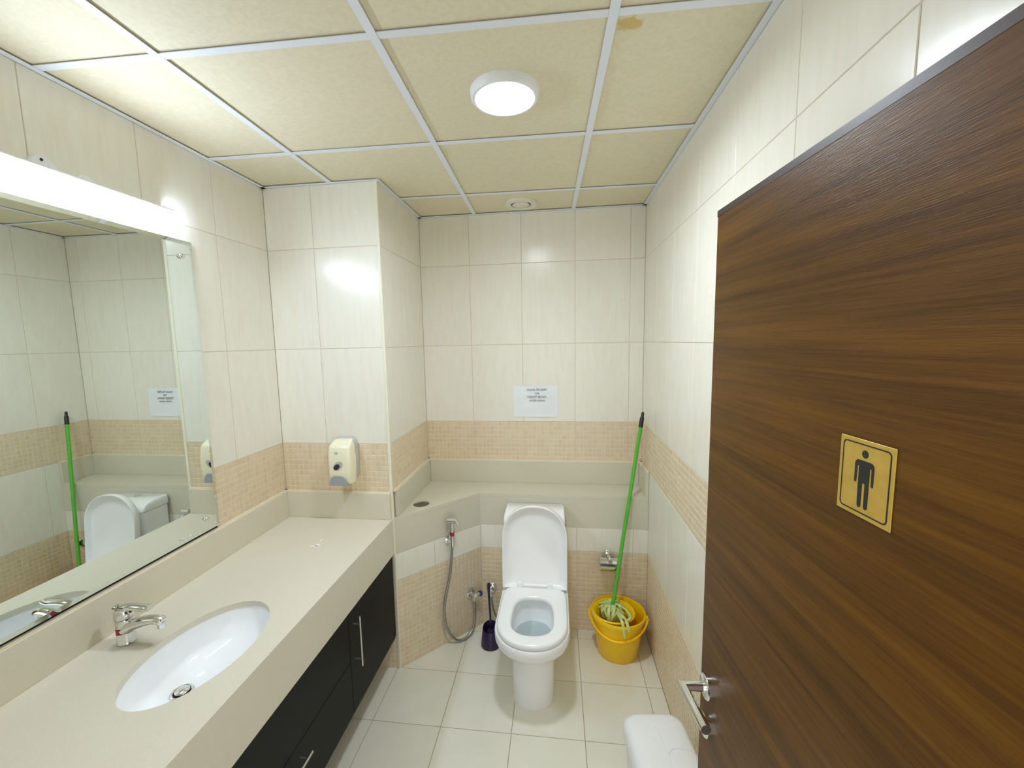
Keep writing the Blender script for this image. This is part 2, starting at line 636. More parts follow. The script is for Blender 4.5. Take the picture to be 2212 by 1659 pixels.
for i in range(-2, 3):
    for j in range(-2, 4):
        x0, y0 = GX + .6 * i, GY + .6 * j
        ceil_piece(x0 + .006, x0 + .594, y0 + .006, y0 + .594, H + .006, H + .018, 'ceiling_tile', M_ctile_stain if (i, j) == (1, 0) else M_ctile)
for i in range(-1, 2):
    x = GX + .6 * i
    ceil_piece(x - .012, x + .012, YF - .2, .2, H, H + .002, 'main_runner', M_runner)
    ceil_piece(x - .002, x + .002, YF - .2, .2, H + .002, H + .035, 'runner_web', M_runner)
for j in range(-1, 3):
    y = GY + .6 * j
    for i in range(-2, 2):
        x0 = GX + .6 * i
        ceil_piece(x0 + .0125, x0 + .5875, y - .012, y + .012, H + .0006, H + .0026, 'cross_runner', M_runner)
for x0, x1, y0, y1 in ((XL, XL + .02, YF, YP), (XL, XC + .0, YP - .02, YP), (XC, XC + .02, YP - .02, 0), (XC, XR, -.02, 0), (XR - .02, XR, YF, 0)):
    obj('wall_angle', B(x0, x1, y0, y1, H - .0012, H + .0004), M_runner, ce)

# ------------------------------------------------------------------ door leaf, opened inwards
A0 = Vector((1.1956, -1.7139, 0))
DU = Vector((.0686, -.9976, 0))           # from the free edge towards the hinge
DNn = Vector((-.9976, -.0686, 0))         # the visible face
door_m = Matrix((DU, DNn, Vector((0, 0, 1)))).transposed().to_4x4()
door_m.translation = A0
DZ = 2.03
bm = B(-.024, .868, -.040, 0, .008, DZ, bev=.0018, seg=1)
bm.transform(door_m)
dr = obj('door_1', bm, M_wood)
me = dr.data
me.transform(door_m.inverted())
dr.matrix_basis = door_m
struct(dr, 'dark brown wooden door standing open on the right')
bm = B(-.0246, .8686, -.0405, .0004, DZ - .012, DZ + .0006)
obj('edge_band', bm, M_woodedge, dr, local=True)


def door_part(name, bm, m, sm=40):
    return obj(name, bm, m, dr, smooth=sm, local=True)


ru, rz = .024, .968
for nm, z in (('handle_rose', rz), ('key_rose', .873)):
    bm = lathe(bmesh.new(), (ru, z), [(.0272, -.001), (.0272, .0105), (.0255, .0125), (.0245, .0128)], 40, 'Y')
    ro = door_part(nm, bm, M_chrome)
    if nm == 'key_rose':
        bm = lathe(bmesh.new(), (ru, z + .006), [(.0045, .0126), (.0045, .0134)], 16, 'Y')
        box(bm, ru - .0018, ru + .0018, .0126, .0134, z - .010, z + .003)
        obj('keyhole', bm, M_dark, ro, local=True)
bm = bmesh.new()
a = .0108


def ring_oct(c, d1, d2, r):
    return [tuple(Vector(c) + Vector(d1) * r * math.cos(2 * PI * k / 24) + Vector(d2) * r * math.sin(2 * PI * k / 24)) for k in range(24)]


# mitred lever: neck straight out, lever back towards the hinge
mit_d = Vector((1, 1, 0))
neck0 = ring_oct((ru, .009, rz), (1, 0, 0), (0, 0, 1), a)
mit = [tuple(Vector((ru, .060, rz)) + Vector((a * math.cos(2 * PI * k / 24), -a * math.cos(2 * PI * k / 24), a * math.sin(2 * PI * k / 24)))) for k in range(24)]
mit = [(ru + a * math.cos(2 * PI * k / 24), .060 - a * math.cos(2 * PI * k / 24) * -1 * -1, rz + a * math.sin(2 * PI * k / 24)) for k in range(24)]
end = [(ru + .128, .060 - a * math.cos(2 * PI * k / 24), rz + .016 + a * math.sin(2 * PI * k / 24)) for k in range(24)]
loft(bm, [neck0, mit, end])
hd = door_part('lever_handle', bm, M_chrome, 35)
bm = lathe(bmesh.new(), (.060, rz + .016), [(.0098, ru + .1281), (.0094, ru + .1288)], 24, 'X')
obj('handle_end_cap', bm, mat('handle_end_dark', (.06, .05, .045), .5), hd, local=True)

# ------------------------------------------------------------------ restroom sign on the door
sg_m = door_m @ Matrix.Translation((.3738, .0002, 1.5404))
sg = thing('restroom_sign', 'gold men\'s room plate with a black standing figure, stuck on the brown door', 'sign')
sg.matrix_basis = sg_m
SW, SH = .0835, .0968
obj('plate', B(0, SW, 0, .0012, 0, SH, bev=.0003, seg=1), M_gold, sg, local=True)


def flat(poly, y0=.0012, y1=.0015):
    bm = bmesh.new()
    a_ = [bm.verts.new((u * SW, y0, v * SH)) for u, v in poly]
    b_ = [bm.verts.new((u * SW, y1, v * SH)) for u, v in poly]
    n = len(poly)
    bm.faces.new(a_[::-1])
    bm.faces.new(b_)
    for i in range(n):
        bm.faces.new((a_[i], a_[(i + 1) % n], b_[(i + 1) % n], b_[i]))
    return bm


def rrect(x0, x1, y0, y1, rx, ry, n=6):
    out = []
    for cx, cy, a0 in ((x1 - rx, y1 - ry, 0), (x0 + rx, y1 - ry, 90), (x0 + rx, y0 + ry, 180), (x1 - rx, y0 + ry, 270)):
        for k in range(n + 1):
            t = math.radians(a0 + 90 * k / n)
            out.append((cx + rx * math.cos(t), cy + ry * math.sin(t)))
    return out


bm = bmesh.new()
o_, i_ = rrect(.058, .938, .052, .948, .07, .06), rrect(.078, .918, .069, .931, .055, .047)
for y in (.0012, .0015):
    va = [bm.verts.new((u * SW, y, v * SH)) for u, v in o_]
    vb = [bm.verts.new((u * SW, y, v * SH)) for u, v in i_]
    for k in range(len(o_)):
        q = (k + 1) % len(o_)
        bm.faces.new((va[k], va[q], vb[q], vb[k]))
obj('border', bm, M_ink, sg, local=True)


def arc(cx, cy, rx, ry, a0, a1, n=6):
    return [(cx + rx * math.cos(math.radians(a0 + (a1 - a0) * k / n)), cy + ry * math.sin(math.radians(a0 + (a1 - a0) * k / n))) for k in range(n + 1)]


fig = []
fig += arc(.385, .675, .070, .062, 180, 90)                     # left shoulder
fig += arc(.600, .675, .068, .062, 90, 0)
fig += arc(.646, .452, .021, .018, 0, -180)                     # right hand
fig += [(.622, .640)] + arc(.606, .650, .012, .012, 0, 180)       # armpit
fig += [(.592, .30)] + arc(.555, .155, .035, .032, 0, -180)     # right foot
fig += [(.518, .43)] + arc(.493, .437, .022, .014, 0, 180)
fig += arc(.434, .155, .035, .032, 0, -180)
fig += [(.394, .30)] + arc(.379, .650, .012, .012, 0, 180)
fig += arc(.338, .452, .021, .018, 0, -180)
obj('figure_body', flat(fig), M_ink, sg, local=True)
obj('figure_head', flat(arc(.489, .823, .058, .05, 0, 345, 23)), M_ink, sg, local=True)

# ------------------------------------------------------------------ washbasin worktop
YEND = YF + .005
SXc, SYc, SAx, SAy = -.228, -1.602, .148, .232


def ell(cx, cy, ax, ay, n=64):
    return [(cx + ax * math.cos(2 * PI * i / n), cy + ay * math.sin(2 * PI * i / n)) for i in range(n)]


vc = thing('vanity_counter', 'long beige stone worktop with an apron and upstand under the mirror', 'counter', (-.3, -1.6, ZA))
bm = plate_with_hole(bmesh.new(), [(XL + .001, YEND), (0, YEND), (0, YP - .001), (XL + .001, YP - .001)], ell(SXc, SYc, SAx, SAy), ZC - .02, ZC)
obj('worktop', bm, M_stone, vc)
obj('apron', B(-.02, -.0004, YEND, YP - .001, ZA, ZC - .0205), M_stone, vc)
obj('upstand', B(XL + .001, XL + .019, YEND, YP - .001, ZC + .0002, ZCS, bev=.001, seg=1), M_stone, vc)
obj('upstand', B(XL + .0192, -.006, YP - .019, YP - .001, ZC + .0002, ZCS, bev=.001, seg=1), M_stone, vc)
bm = bmesh.new()
box(bm, XL + .0006, XL + .013, YEND, YP - .002, ZCS, ZCS + .006)
box(bm, XL + .0006, -.006, YP - .013, YP - .0006, ZCS, ZCS + .006)
obj('sealant_bead', bm, M_seal, vc)

# undermount basin
bs = thing('washbasin', 'oval white undermount washbasin set in the beige worktop', 'sink', (SXc, SYc, ZC - .14))
rings = []
dcx, dcy = -.285, -1.632
prof = [(1.10, -.0202, 0), (1.015, -.0202, 0), (1.0, -.028, 0), (.965, -.060, .08), (.87, -.095, .25), (.66, -.118, .55), (.38, -.130, .85), (.16, -.134, 1.0)]
for s, dz, k in prof:
    rings.append([(SXc + (dcx - SXc) * k + SAx * s * math.cos(2 * PI * i / 64), SYc + (dcy - SYc) * k + SAy * (s if s > .3 else s * .66) * math.sin(2 * PI * i / 64), ZC + dz) for i in range(64)])
bm = bmesh.new()
loft(bm, rings, False, True)
low = [[(p[0], p[1], p[2] - .012) for p in r] for r in rings]
obj('bowl', bm, M_white, bs, smooth=60)
ZD = ZC - .134
bm = lathe(bmesh.new(), (dcx, dcy), [(.031, ZD + .0005), (.031, ZD + .004), (.027, ZD + .0062), (.0235, ZD + .004)], 40, cap1=False)
dr_ = obj('drain_ring', bm, M_chrome, bs, smooth=40)
bm = lathe(bmesh.new(), (dcx, dcy), [(.0236, ZD + .0012), (.0236, ZD + .0016)], 32)
obj('drain_gap', bm, M_dark, dr_)
bm = lathe(bmesh.new(), (dcx + .001, dcy), [(.0195, ZD + .002), (.0200, ZD + .0075), (.0170, ZD + .0105), (.008, ZD + .0125), (.002, ZD + .0128)], 36)
obj('plug', bm, M_chrome, bs, smooth=50)
# overflow hole in the front flank
bm = bmesh.new()
t = lathe(bmesh.new(), (0, 0), [(.011, -.002), (.011, .002)], 24)
ov = Vector((SXc + SAx * .962 * math.cos(.02), SYc + SAy * .962 * .0, ZC - .062))
merge(bm, t, Matrix.Translation(ov) @ Matrix.Rotation(math.radians(-75), 4, 'Y'))
obj('overflow_hole', bm, M_dark, bs)

# faucet
FX, FY = -.487, -1.605
fc = thing('basin_faucet', 'chrome single lever basin tap with red sticker, behind the oval washbasin', 'faucet', (FX, FY, ZC))
bm = lathe(bmesh.new(), (FX, FY), [(.0245, ZC), (.0255, ZC + .003), (.0242, ZC + .006), (.0232, ZC + .05), (.0236, ZC + .076), (.0225, ZC + .080)], 36)
obj('body', bm, M_chrome, fc, smooth=40)
pts = smooth_path([(FX + .005, FY, ZC + .046), (FX + .035, FY, ZC + .062), (FX + .085, FY, ZC + .077), (FX + .118, FY, ZC + .081), (FX + .136, FY, ZC + .076)], 5)
rad = [.0238 - .0085 * min(1, i / (len(pts) * .55)) for i in range(len(pts))]
rad[-1] = .010
obj('spout', tube(bmesh.new(), pts, rad, 20, flat=.86), M_chrome, fc, smooth=60)
bm = lathe(bmesh.new(), (FX + .127, FY), [(.0105, ZC + .074), (.0105, ZC + .058), (.0095, ZC + .056)], 24)
obj('aerator', bm, M_chrome, fc, smooth=40)
bm = lathe(bmesh.new(), (FX, FY), [(.0228, ZC + .0815), (.0245, ZC + .084), (.0245, ZC + .100), (.021, ZC + .112), (.010, ZC + .118)], 36)
lv = obj('cartridge_cap', bm, M_chrome, fc, smooth=50)
bm = lathe(bmesh.new(), (FX, FY), [(.0222, ZC + .0792), (.0222, ZC + .0822)], 32)
obj('joint_gap', bm, M_dark, lv)
pts = smooth_path([(FX - .027, FY, ZC + .113), (FX - .012, FY, ZC + .112), (FX + .02, FY, ZC + .118), (FX + .06, FY, ZC + .118), (FX + .088, FY, ZC + .117), (FX + .100, FY, ZC + .122)], 5)
n_ = len(pts)
obj('lever', tube(bmesh.new(), pts, [.009 + .008 * math.sin(PI * min(1, .15 + .6 * i / n_)) for i in range(n_)], 16, flat=.45), M_chrome, fc, smooth=60)
bm = lathe(bmesh.new(), (FY, ZC + .101), [(.0042, FX + .0235), (.0038, FX + .0265)], 14, 'X')
obj('temperature_dot', bm, M_red, fc)
bm = bmesh.new()
ra = .0238
pp = []
for z in (ZC + .034, ZC + .053):
    pp.append([(FX + ra * math.cos(t_), FY + ra * math.sin(t_), z + .004 * (t_ + 1.9)) for t_ in [math.radians(-140 + 100 * k / 10) for k in range(11)]])
loft(bm, pp, False, False, closed=False)
obj('red_sticker', bm, M_red, fc, smooth=60)

# scraps lying on the worktop
for k, (x, y, s, a_) in enumerate(((-.2504, -.969, .012, .4), (-.2369, -.950, .016, -.5), (-.2406, -.905, .010, .9))):
    bm = bmesh.new()
    ca, sa = math.cos(a_), math.sin(a_)
    pr_ = [(-1, -.35, .0), (.1, -.45, .004), (1, -.2, .001), (.9, .3, .0), (0, .4, .005), (-.9, .35, .001)]
    top = [bm.verts.new((x + s * (ca * u - sa * v), y + s * (sa * u + ca * v), ZC + .001 + h_ * .8)) for u, v, h_ in pr_]
    bot = [bm.verts.new((v.co.x, v.co.y, v.co.z - .0008)) for v in top]
    bm.faces.new(top); bm.faces.new(bot[::-1])
    for i in range(6):
        bm.faces.new((bot[i], bot[(i + 1) % 6], top[(i + 1) % 6], top[i]))
    o = obj('paper_scrap', bm, M_white)
    tag(o, ('nearest torn white scrap lying on the worktop', 'middle and largest curled white scrap lying on the worktop',
            'farthest tiny white scrap lying on the worktop, nearest the dispenser')[k], 'scrap', 'white scraps on the worktop')

# vanity cabinet hung under the worktop
cb = thing('vanity_cabinet', 'black wall-hung vanity cabinet with bar handles under the beige worktop', 'cabinet', (-.3, -1.6, .2))
CB0, CB1 = .20, ZA - .001
obj('carcass', B(XL + .01, -.030, YEND + .02, YP - .006, CB0, CB1 - .002), M_black, cb)
YD = -1.134
fx0, fx1 = -.029, -.010


def bar_handle(parent, p0, p1, studs):
    bm = bmesh.new()
    bar(bm, p0, p1, .0048, 16)
    h_ = obj('handle', bm, M_brushed, parent, smooth=40)
    for s in studs:
        bm = bmesh.new()
        bar(bm, (fx1 - .001, s[1], s[2]), (s[0], s[1], s[2]), .0035, 12)
        obj('handle_stud', bm, M_brushed, h_, smooth=40)


d1 = obj('door', B(fx0, fx1, YD + .0015, YP - .030, CB0, CB1 - .003, bev=.001, seg=1), M_black, cb)
obj('side_filler', B(fx0, fx1 - .004, YP - .029, YP - .008, CB0, CB1 - .003), M_black, cb)
bar_handle(d1, (.020, -1.094, .395), (.020, -1.094, .62), [(.020, -1.094, .425), (.020, -1.094, .585)])
YE = -1.80
obj('false_front', B(fx0, fx1, YE + .0015, YD - .0015, .4415, CB1 - .003, bev=.001, seg=1), M_black, cb)
d2 = obj('drawer', B(fx0, fx1, YE + .0015, YD - .0015, CB0, .4385, bev=.001, seg=1), M_black, cb)
bar_handle(d2, (.020, -1.475, .388), (.020, -1.70, .388), [(.020, -1.50, .388), (.020, -1.675, .388)])
d3 = obj('door', B(fx0, fx1, YEND + .02, YE - .0015, CB0, CB1 - .003, bev=.001, seg=1), M_black, cb)
bar_handle(d3, (.020, -1.85, .395), (.020, -1.85, .62), [(.020, -1.85, .425), (.020, -1.85, .585)])

# ------------------------------------------------------------------ mirror
mr = thing('wall_mirror', 'large frameless mirror with chrome screw caps on the tiled wall above the worktop', 'mirror', (XL, -1.55, 1.0))
my0, my1, mz0, mz1 = -2.02, -1.104, 1.0095, 2.178
th = .005


def mface(y):   # very slight turn of the glass
    return -.580 + th * (-1.12 - y)


bm = bmesh.new()
e, dpt = .016, .0036


def rect(y0, y1, z0, z1, off):
    return [(mface(y0) - off, y0, z0), (mface(y1) - off, y1, z0), (mface(y1) - off, y1, z1), (mface(y0) - off, y0, z1)]


loft(bm, [rect(my0, my1, mz0, mz1, dpt), rect(my0 + e, my1 - e, mz0 + e, mz1 - e, 0)], False, True)
obj('glass', bm, M_mirror, mr)
bm = bmesh.new()
loft(bm, [rect(my0, my1, mz0, mz1, .008), rect(my0, my1, mz0, mz1, dpt + .00005)], True, False)
obj('glass_edge', bm, M_mirroredge, mr)
obj('gap_shade_board', B(XL + .0004, -.5885, my0 + .004, my1 - .006, 1.0, mz1 - .004), M_dark, mr)  # black board added as the shade in the gap below the glass
for y, z in ((-1.165, 2.115), (-1.172, 1.063), (-1.96, 2.115), (-1.96, 1.063)):
    x = mface(y)
    bm = lathe(bmesh.new(), (y, z), [(.0105, x + .0001), (.0105, x + .004), (.009, x + .0085), (.004, x + .0105)], 24, 'X')
    obj('screw_cap', bm, M_chrome, mr, smooth=50)

# ------------------------------------------------------------------ mirror lamp
ml = thing('mirror_lamp', 'lit white tube lamp on the wall above the mirror', 'wall lamp', (XL, -1.53, 2.23))
TX, TZ, TY0, TY1 = -.560, 2.243, -1.855, -1.212
bm = bmesh.new()
rings = []
for y, k in ((TY0, .25), (TY0 + .004, .70), (TY0 + .014, .95), (TY0 + .024, 1), (TY1 - .024, 1), (TY1 - .014, .95), (TY1 - .004, .70), (TY1, .25)):
    rings.append([(TX + .029 * k * math.cos(math.radians(t_)), y, TZ + .029 * k * math.sin(math.radians(t_))) for t_ in range(-118, 43, 8)])
loft(bm, rings, True, True, closed=True)
obj('tube', bm, M_tube, ml, smooth=50)
obj('light_block_channel', B(XL, TX - .014, TY0 + .004, TY1 - .004, TZ - .0255, TZ + .027, bev=.004), M_lampwhite, ml, smooth=30)  # housing put behind the tube to keep its light off the wall
bm = bmesh.new()
rings = []
for y in (TY0 + .003, TY1 - .003):
    rings.append([(TX + r_ * math.cos(math.radians(t_)), y, TZ + r_ * math.sin(math.radians(t_))) for r_, seq in ((.0292, range(40, 150, 6)), (.0312, range(148, 34, -6))) for t_ in seq])
loft(bm, rings)
obj('added_light_hood', bm, M_lampwhite, ml, smooth=30)  # added shield that holds the tube's light back from the ceiling
bm = lathe(bmesh.new(), (-1.587, 2.274), [(.036, XL), (.036, XL + .010), (.033, XL + .013)], 36, 'X')
dc = obj('bracket_disc', bm, M_lampwhite, ml, smooth=40)
bm = lathe(bmesh.new(), (-1.592, 2.297), [(.004, XL + .0125), (.004, XL + .0142)], 14, 'X')
obj('bracket_screw', bm, M_dark, dc)
bm = lathe(bmesh.new(), (-1.475, 2.262), [(.034, XL), (.034, XL + .010), (.031, XL + .013)], 36, 'X')
obj('bracket_disc', bm, M_lampwhite, ml, smooth=40)

# ------------------------------------------------------------------ ceiling downlight and air valve
dl = thing('downlight', 'round lit downlight with a white rim in the cream ceiling', 'ceiling light', (.695, -1.252, H))
c = (.695, -1.252)
bm = lathe(bmesh.new(), c, [(.109, H + .0058), (.109, H + .002), (.107, H - .014), (.101, H - .020), (.094, H - .020), (.0915, H - .016), (.091, H + .0055)], 56, cap0=False, cap1=False)
obj('rim', bm, M_lampwhite, dl, smooth=40)
bm = lathe(bmesh.new(), c, [(.0908, H - .001), (.05, H - .003), (.01, H - .0035)], 56)
obj('diffuser', bm, M_down, dl, smooth=60)
for ang in (85, 265, 175):
    t_ = math.radians(ang)
    bm = B(-.004, .004, -.003, .003, 0, .006)
    bm.transform(Matrix.Translation((c[0] + .090 * math.cos(t_), c[1] + .090 * math.sin(t_), H - .016)))
    obj('diffuser_clip', bm, M_lampwhite, dl)

vn = thing('air_valve', 'round white extract air valve in the ceiling by the back wall', 'vent', (.655, -.160, H))
c = (.655, -.160)
bm = lathe(bmesh.new(), c, [(.096, H + .0058), (.096, H + .003), (.090, H - .010), (.074, H - .014), (.060, H - .008), (.056, H + .004)], 48, cap0=False, cap1=False)
obj('valve_rim', bm, M_vent, vn, smooth=40)
obj('valve_throat', lathe(bmesh.new(), c, [(.060, H + .002), (.060, H + .0055)], 40), M_dark, vn)
bm = lathe(bmesh.new(), c, [(.02, H + .0015), (.046, H - .001), (.049, H - .006), (.042, H - .011), (.02, H - .013), (.004, H - .0135)], 40)
obj('valve_disc', bm, M_vent, vn, smooth=50)

# ------------------------------------------------------------------ stone ledge behind the toilet
lg = thing('stone_ledge', 'grey beige stone ledge with upstand behind the toilet', 'ledge', (.7, -.12, ZB))
HC, HR = (.082, -.421), .046
outer = [(.001, YP + .003), (XK, YL), (XR - .001, YL), (XR - .001, -.001), (.001, -.001)]
hole = [(HC[0] + HR * math.cos(2 * PI * i / 40), HC[1] + HR * math.sin(2 * PI * i / 40)) for i in range(40)]
obj('slab', plate_with_hole(bmesh.new(), outer, hole, ZL - .02, ZL), M_stone2, lg)
o2 = .02
inn = [(.001 + .018, YP + .003 + .036), (XK - .007, YL + .02), (XR - .001, YL + .02)]
bm = prism(bmesh.new(), [outer[0], outer[1], outer[2], inn[2], inn[1], inn[0]], ZB + .0005, ZL - .0205)
obj('apron', bm, M_stone2, lg)
obj('upstand', B(.021, XR - .021, -.019, -.001, ZL + .0002, ZS, bev=.001, seg=1), M_stone2, lg)
obj('upstand', B(.001, .020, YP + .03, -.001, ZL + .0002, ZS, bev=.001, seg=1), M_stone2, lg)
obj('upstand', B(XR - .020, XR - .001, YL + .001, -.001, ZL + .0002, ZS, bev=.001, seg=1), M_stone2, lg)
bm = bmesh.new()
box(bm, .0008, XR - .001, -.013, -.0006, ZS, ZS + .006)
box(bm, .0006, .013, YP + .01, -.001, ZS, ZS + .006)
box(bm, XR - .013, XR - .0006, YL, -.001, ZS, ZS + .006)
obj('sealant_bead', bm, M_seal, lg)
bm = lathe(bmesh.new(), HC, [(HR - .001, ZL - .045), (HR - .001, ZL - .008), (HR - .006, ZL - .006), (.004, ZL - .005)], 40)
obj('hole_cover', bm, M_hole, lg, smooth=40)

# ------------------------------------------------------------------ toilet
TC = .729
tl = thing('toilet', 'white close-coupled toilet with its lid and tank against the ledge', 'toilet', (TC, -.55, 0))


def dring(cx, yb, yf, hw, z, n=64, nf=2.15, nb=7.0, ns=2.6, fr=1.05):
    yc = max(yf + hw * fr, (yf + yb) * .5) if False else min(yf + hw * fr, yb - .01)
    out = []
    for i in range(n):
        t = 2 * PI * i / n
        c_, s_ = math.cos(t), math.sin(t)
        if s_ >= 0:
            x = hw * math.copysign(abs(c_) ** (2 / nb), c_)
            y = yc + (yb - yc) * abs(s_) ** (2 / nb)
        else:
            x = hw * math.copysign(abs(c_) ** (2 / nf), c_)
            y = yc - (yc - yf) * abs(s_) ** (2 / nf)
        out.append((cx + x, y, z))
    return out


YBK = -.240
rings = [dring(TC, YBK, -.828, .102, 0), dring(TC, YBK, -.830, .104, .012), dring(TC, YBK, -.822, .104, .12), dring(TC, YBK, -.820, .106, .20),
         dring(TC, YBK, -.832, .114, .25), dring(TC, YBK, -.868, .134, .288), dring(TC, YBK, -.915, .158, .318),
         dring(TC, YBK, -.944, .174, .340), dring(TC, YBK, -.956, .180, .362), dring(TC, YBK, -.958, .181, .392), dring(TC, YBK, -.954, .178, .400),
         # over the rim and down into the bowl
         dring(TC, -.565, -.885, .112, .400, nb=3.0), dring(TC, -.562, -.888, .115, .385, nb=3.0), dring(TC, -.560, -.888, .116, .36, nb=3.0),
         dring(TC, -.567, -.880, .111, .32, nb=2.7), dring(TC, -.580, -.860, .101, .275, nb=2.4), dring(TC, -.62, -.80, .070, .225, nb=2.2)]
obj('bowl', loft(bmesh.new(), rings), M_white, tl, smooth=55)
obj('water', loft(bmesh.new(), [dring(TC, -.5775, -.8635, .1025, .282, nb=2.4), dring(TC, -.576, -.8655, .1037, .2875, nb=2.45)]), M_water, tl)
# seat
so = lambda z, d: dring(TC + .001, -.497 - d, -.951 + d, .170 - d, z, nb=8)
si = lambda z, d: dring(TC + .001, -.583 + d, -.873 - d, .100 + d, z, nb=3.2, nf=2.4)
rings = [so(.4035, .004), so(.406, 0), so(.420, 0), so(.4275, .004), so(.430, .012), si(.428, .014), si(.424, .005), si(.415, 0), si(.4035, .003)]
seat = obj('seat', loft(bmesh.new(), rings, loop=True), M_plastic, tl, smooth=60)
for x in (-.082, .082):
    bm = bmesh.new()
    box(bm, TC + x - .014, TC + x + .014, -.510, -.484, .412, .458, bev=.006, seg=3)
    obj('hinge', bm, M_plastic, seat, smooth=40)
bm = bmesh.new()
bar(bm, (TC - .065, -.492, .437), (TC + .065, -.492, .437), .009, 16)
obj('hinge_bar', bm, M_plastic, seat, smooth=40)
# raised lid, seen from its hollow underside
lh, lw = .452, .177


def lidring(inset, depth, itop=None):
    it = inset if itop is None else itop
    out = []
    w2, h2 = lw - inset, lh - it
    b0 = inset * .5
    pts = [(-w2, b0), (w2, b0)]
    pts = [(-w2 + 2 * w2 * k / 12, b0) for k in range(12)]
    hs = h2 - w2 * 1.0
    pts += [(w2, b0 + (hs - b0) * k / 8) for k in range(8)]
    for k in range(33):
        t_ = PI * k / 32
        pts.append((w2 * math.copysign(abs(math.cos(t_)) ** .92, math.cos(t_)), hs + (h2 - hs) * math.sin(t_) ** .92))
    pts += [(-w2, hs - (hs - b0) * (k + 1) / 8) for k in range(7)]
    lean = math.radians(5.2)
    for x, h_ in pts:
        # local depth axis points towards the viewer (-y)
        y = -.470 + math.sin(lean) * h_ - math.cos(lean) * depth
        z = .420 + math.cos(lean) * h_ + math.sin(lean) * depth * -1 * -1
        out.append((TC - .001 + x, y, z))
    return out


rings = [lidring(.004, -.004), lidring(0, 0), lidring(0, .031), lidring(.002, .034), lidring(.0065, .034), lidring(.009, .031), lidring(.017, .010, .026), lidring(.034, .002, .078)]
obj('lid', loft(bmesh.new(), rings), M_plastic, tl, smooth=50)
# tank
bm = bmesh.new()
TX0, TX1 = .555, .892
rings = []
for z, gx, y0 in ((.36, .004, -.405), (.50, .004, -.410), (.738, 0, -.416)):
    rings.append([(x, y, z) for x, y in rrect(TX0 + gx, TX1 - gx, y0, -.232, .022, .022, 5)])
obj('tank', loft(bm, rings), M_white, tl, smooth=40)
bm = bmesh.new()
rings = []
for z, gx, y0, yb in ((.7395, .002, -.418, -.231), (.742, -.002, -.421, -.229), (.752, -.003, -.421, -.229), (.770, -.003, -.412, -.229), (.785, -.002, -.392, -.229), (.796, .001, -.355, -.230), (.800, .005, -.320, -.233)):
    rings.append([(x, y, z) for x, y in rrect(TX0 + gx, TX1 - gx, y0, yb, .018, .018, 5)])
td = obj('tank_lid', loft(bm, rings), M_white, tl, smooth=50)
bm = lathe(bmesh.new(), (.722, -.285), [(.020, .7995), (.020, .803), (.017, .805), (.004, .8055)], 32)
obj('flush_button', bm, M_chrome, td, smooth=40)

# ------------------------------------------------------------------ toilet brush
tb = thing('toilet_brush', 'dark purple toilet brush standing in its holder left of the toilet', 'toilet brush', (.462, -.405, 0))
c = (.462, -.405)
bm = lathe(bmesh.new(), c, [(.054, 0), (.057, .004), (.056, .02), (.044, .112), (.0425, .114), (.041, .112), (.050, .012)], 36)
for v in bm.verts:
    if v.co.z > .1:
        v.co.z += .32 * (v.co.y - c[1])
obj('holder', bm, M_purple, tb, smooth=40)
pts = smooth_path([(c[0] + .004, c[1] + .003, .06), (c[0] + .0, c[1] + .005, .18), (c[0] - .006, c[1] + .012, .30), (c[0] - .008, c[1] + .016, .375)], 5)
rr = [.0055 + .0035 * max(0, (i / (len(pts) - 1) - .55) / .45) for i in range(len(pts))]
rr[-1] = .004
obj('handle', tube(bmesh.new(), pts, rr, 14), M_purple, tb, smooth=60)
bm = lathe(bmesh.new(), (c[0] + .003, c[1] + .003), [(.012, .096), (.022, .088), (.026, .070), (.026, .045), (.018, .03)], 28)
obj('brush_head', bm, mat('dark_bristles', (.012, .006, .03), .9), tb, smooth=60)

# ------------------------------------------------------------------ hand bidet spray on the slanted wall


def dw(x, off, z):
    """point over the slanted face: x gives the place along it"""
    return Vector((x, YP + dy / dx * x, z)) + dn * off


sp = thing('bidet_sprayer', 'chrome bidet hand spray and hose hanging on the slanted tiled wall', 'sprayer', tuple(dw(.226, 0, .62)))
xs = .2265


def disc_on_wall(x, z, prof, n=28, nrm=None, base=None):
    t = lathe(bmesh.new(), (0, 0), prof, n)
    nrm = nrm or dn
    base = base if base is not None else dw(x, 0, z)
    q = Vector((0, 0, 1)).rotation_difference(nrm)
    bm_ = bmesh.new()
    merge(bm_, t, Matrix.Translation(base) @ q.to_matrix().to_4x4())
    return bm_


hb = obj('holder', disc_on_wall(xs, .632, [(.026, 0), (.026, .006), (.0165, .012), (.0165, .030), (.012, .033)]), M_chrome, sp, smooth=40)
ax = dw(xs, .040, 0)
bm = bmesh.new()
tube(bm, [(ax.x, ax.y, .625), (ax.x, ax.y, .66), (ax.x, ax.y, .70), (ax.x, ax.y, .745)], [.0125, .0118, .0105, .0115], 18)
obj('grip', bm, M_chrome, sp, smooth=40)
hd0, hd1 = Vector((ax.x, ax.y, .758)) + dn * -.020 - du * .016, Vector((ax.x, ax.y, .758)) + dn * .014 + du * .020
bm = bmesh.new()
bar(bm, hd0, hd1, .0165, 24)
obj('spray_head', bm, M_chrome, sp, smooth=40)
bm = bmesh.new()
tube(bm, [hd1 + Vector((-.004, 0, .004)), hd1 + Vector((.008, -.006, -.008)), hd1 + Vector((.019, -.010, -.034))], [.005, .005, .004], 10, flat=.6)
obj('trigger', bm, M_chrome, sp, smooth=60)
obj('red_band', lathe(bmesh.new(), (ax.x, ax.y), [(.0128, .668), (.0128, .690)], 20), M_red, sp, smooth=40)
ac = lathe(bmesh.new(), (ax.x, ax.y), [(.0135, .606), (.0135, .632)], 20)
obj('hose_nut', ac, M_chrome, sp, smooth=40)
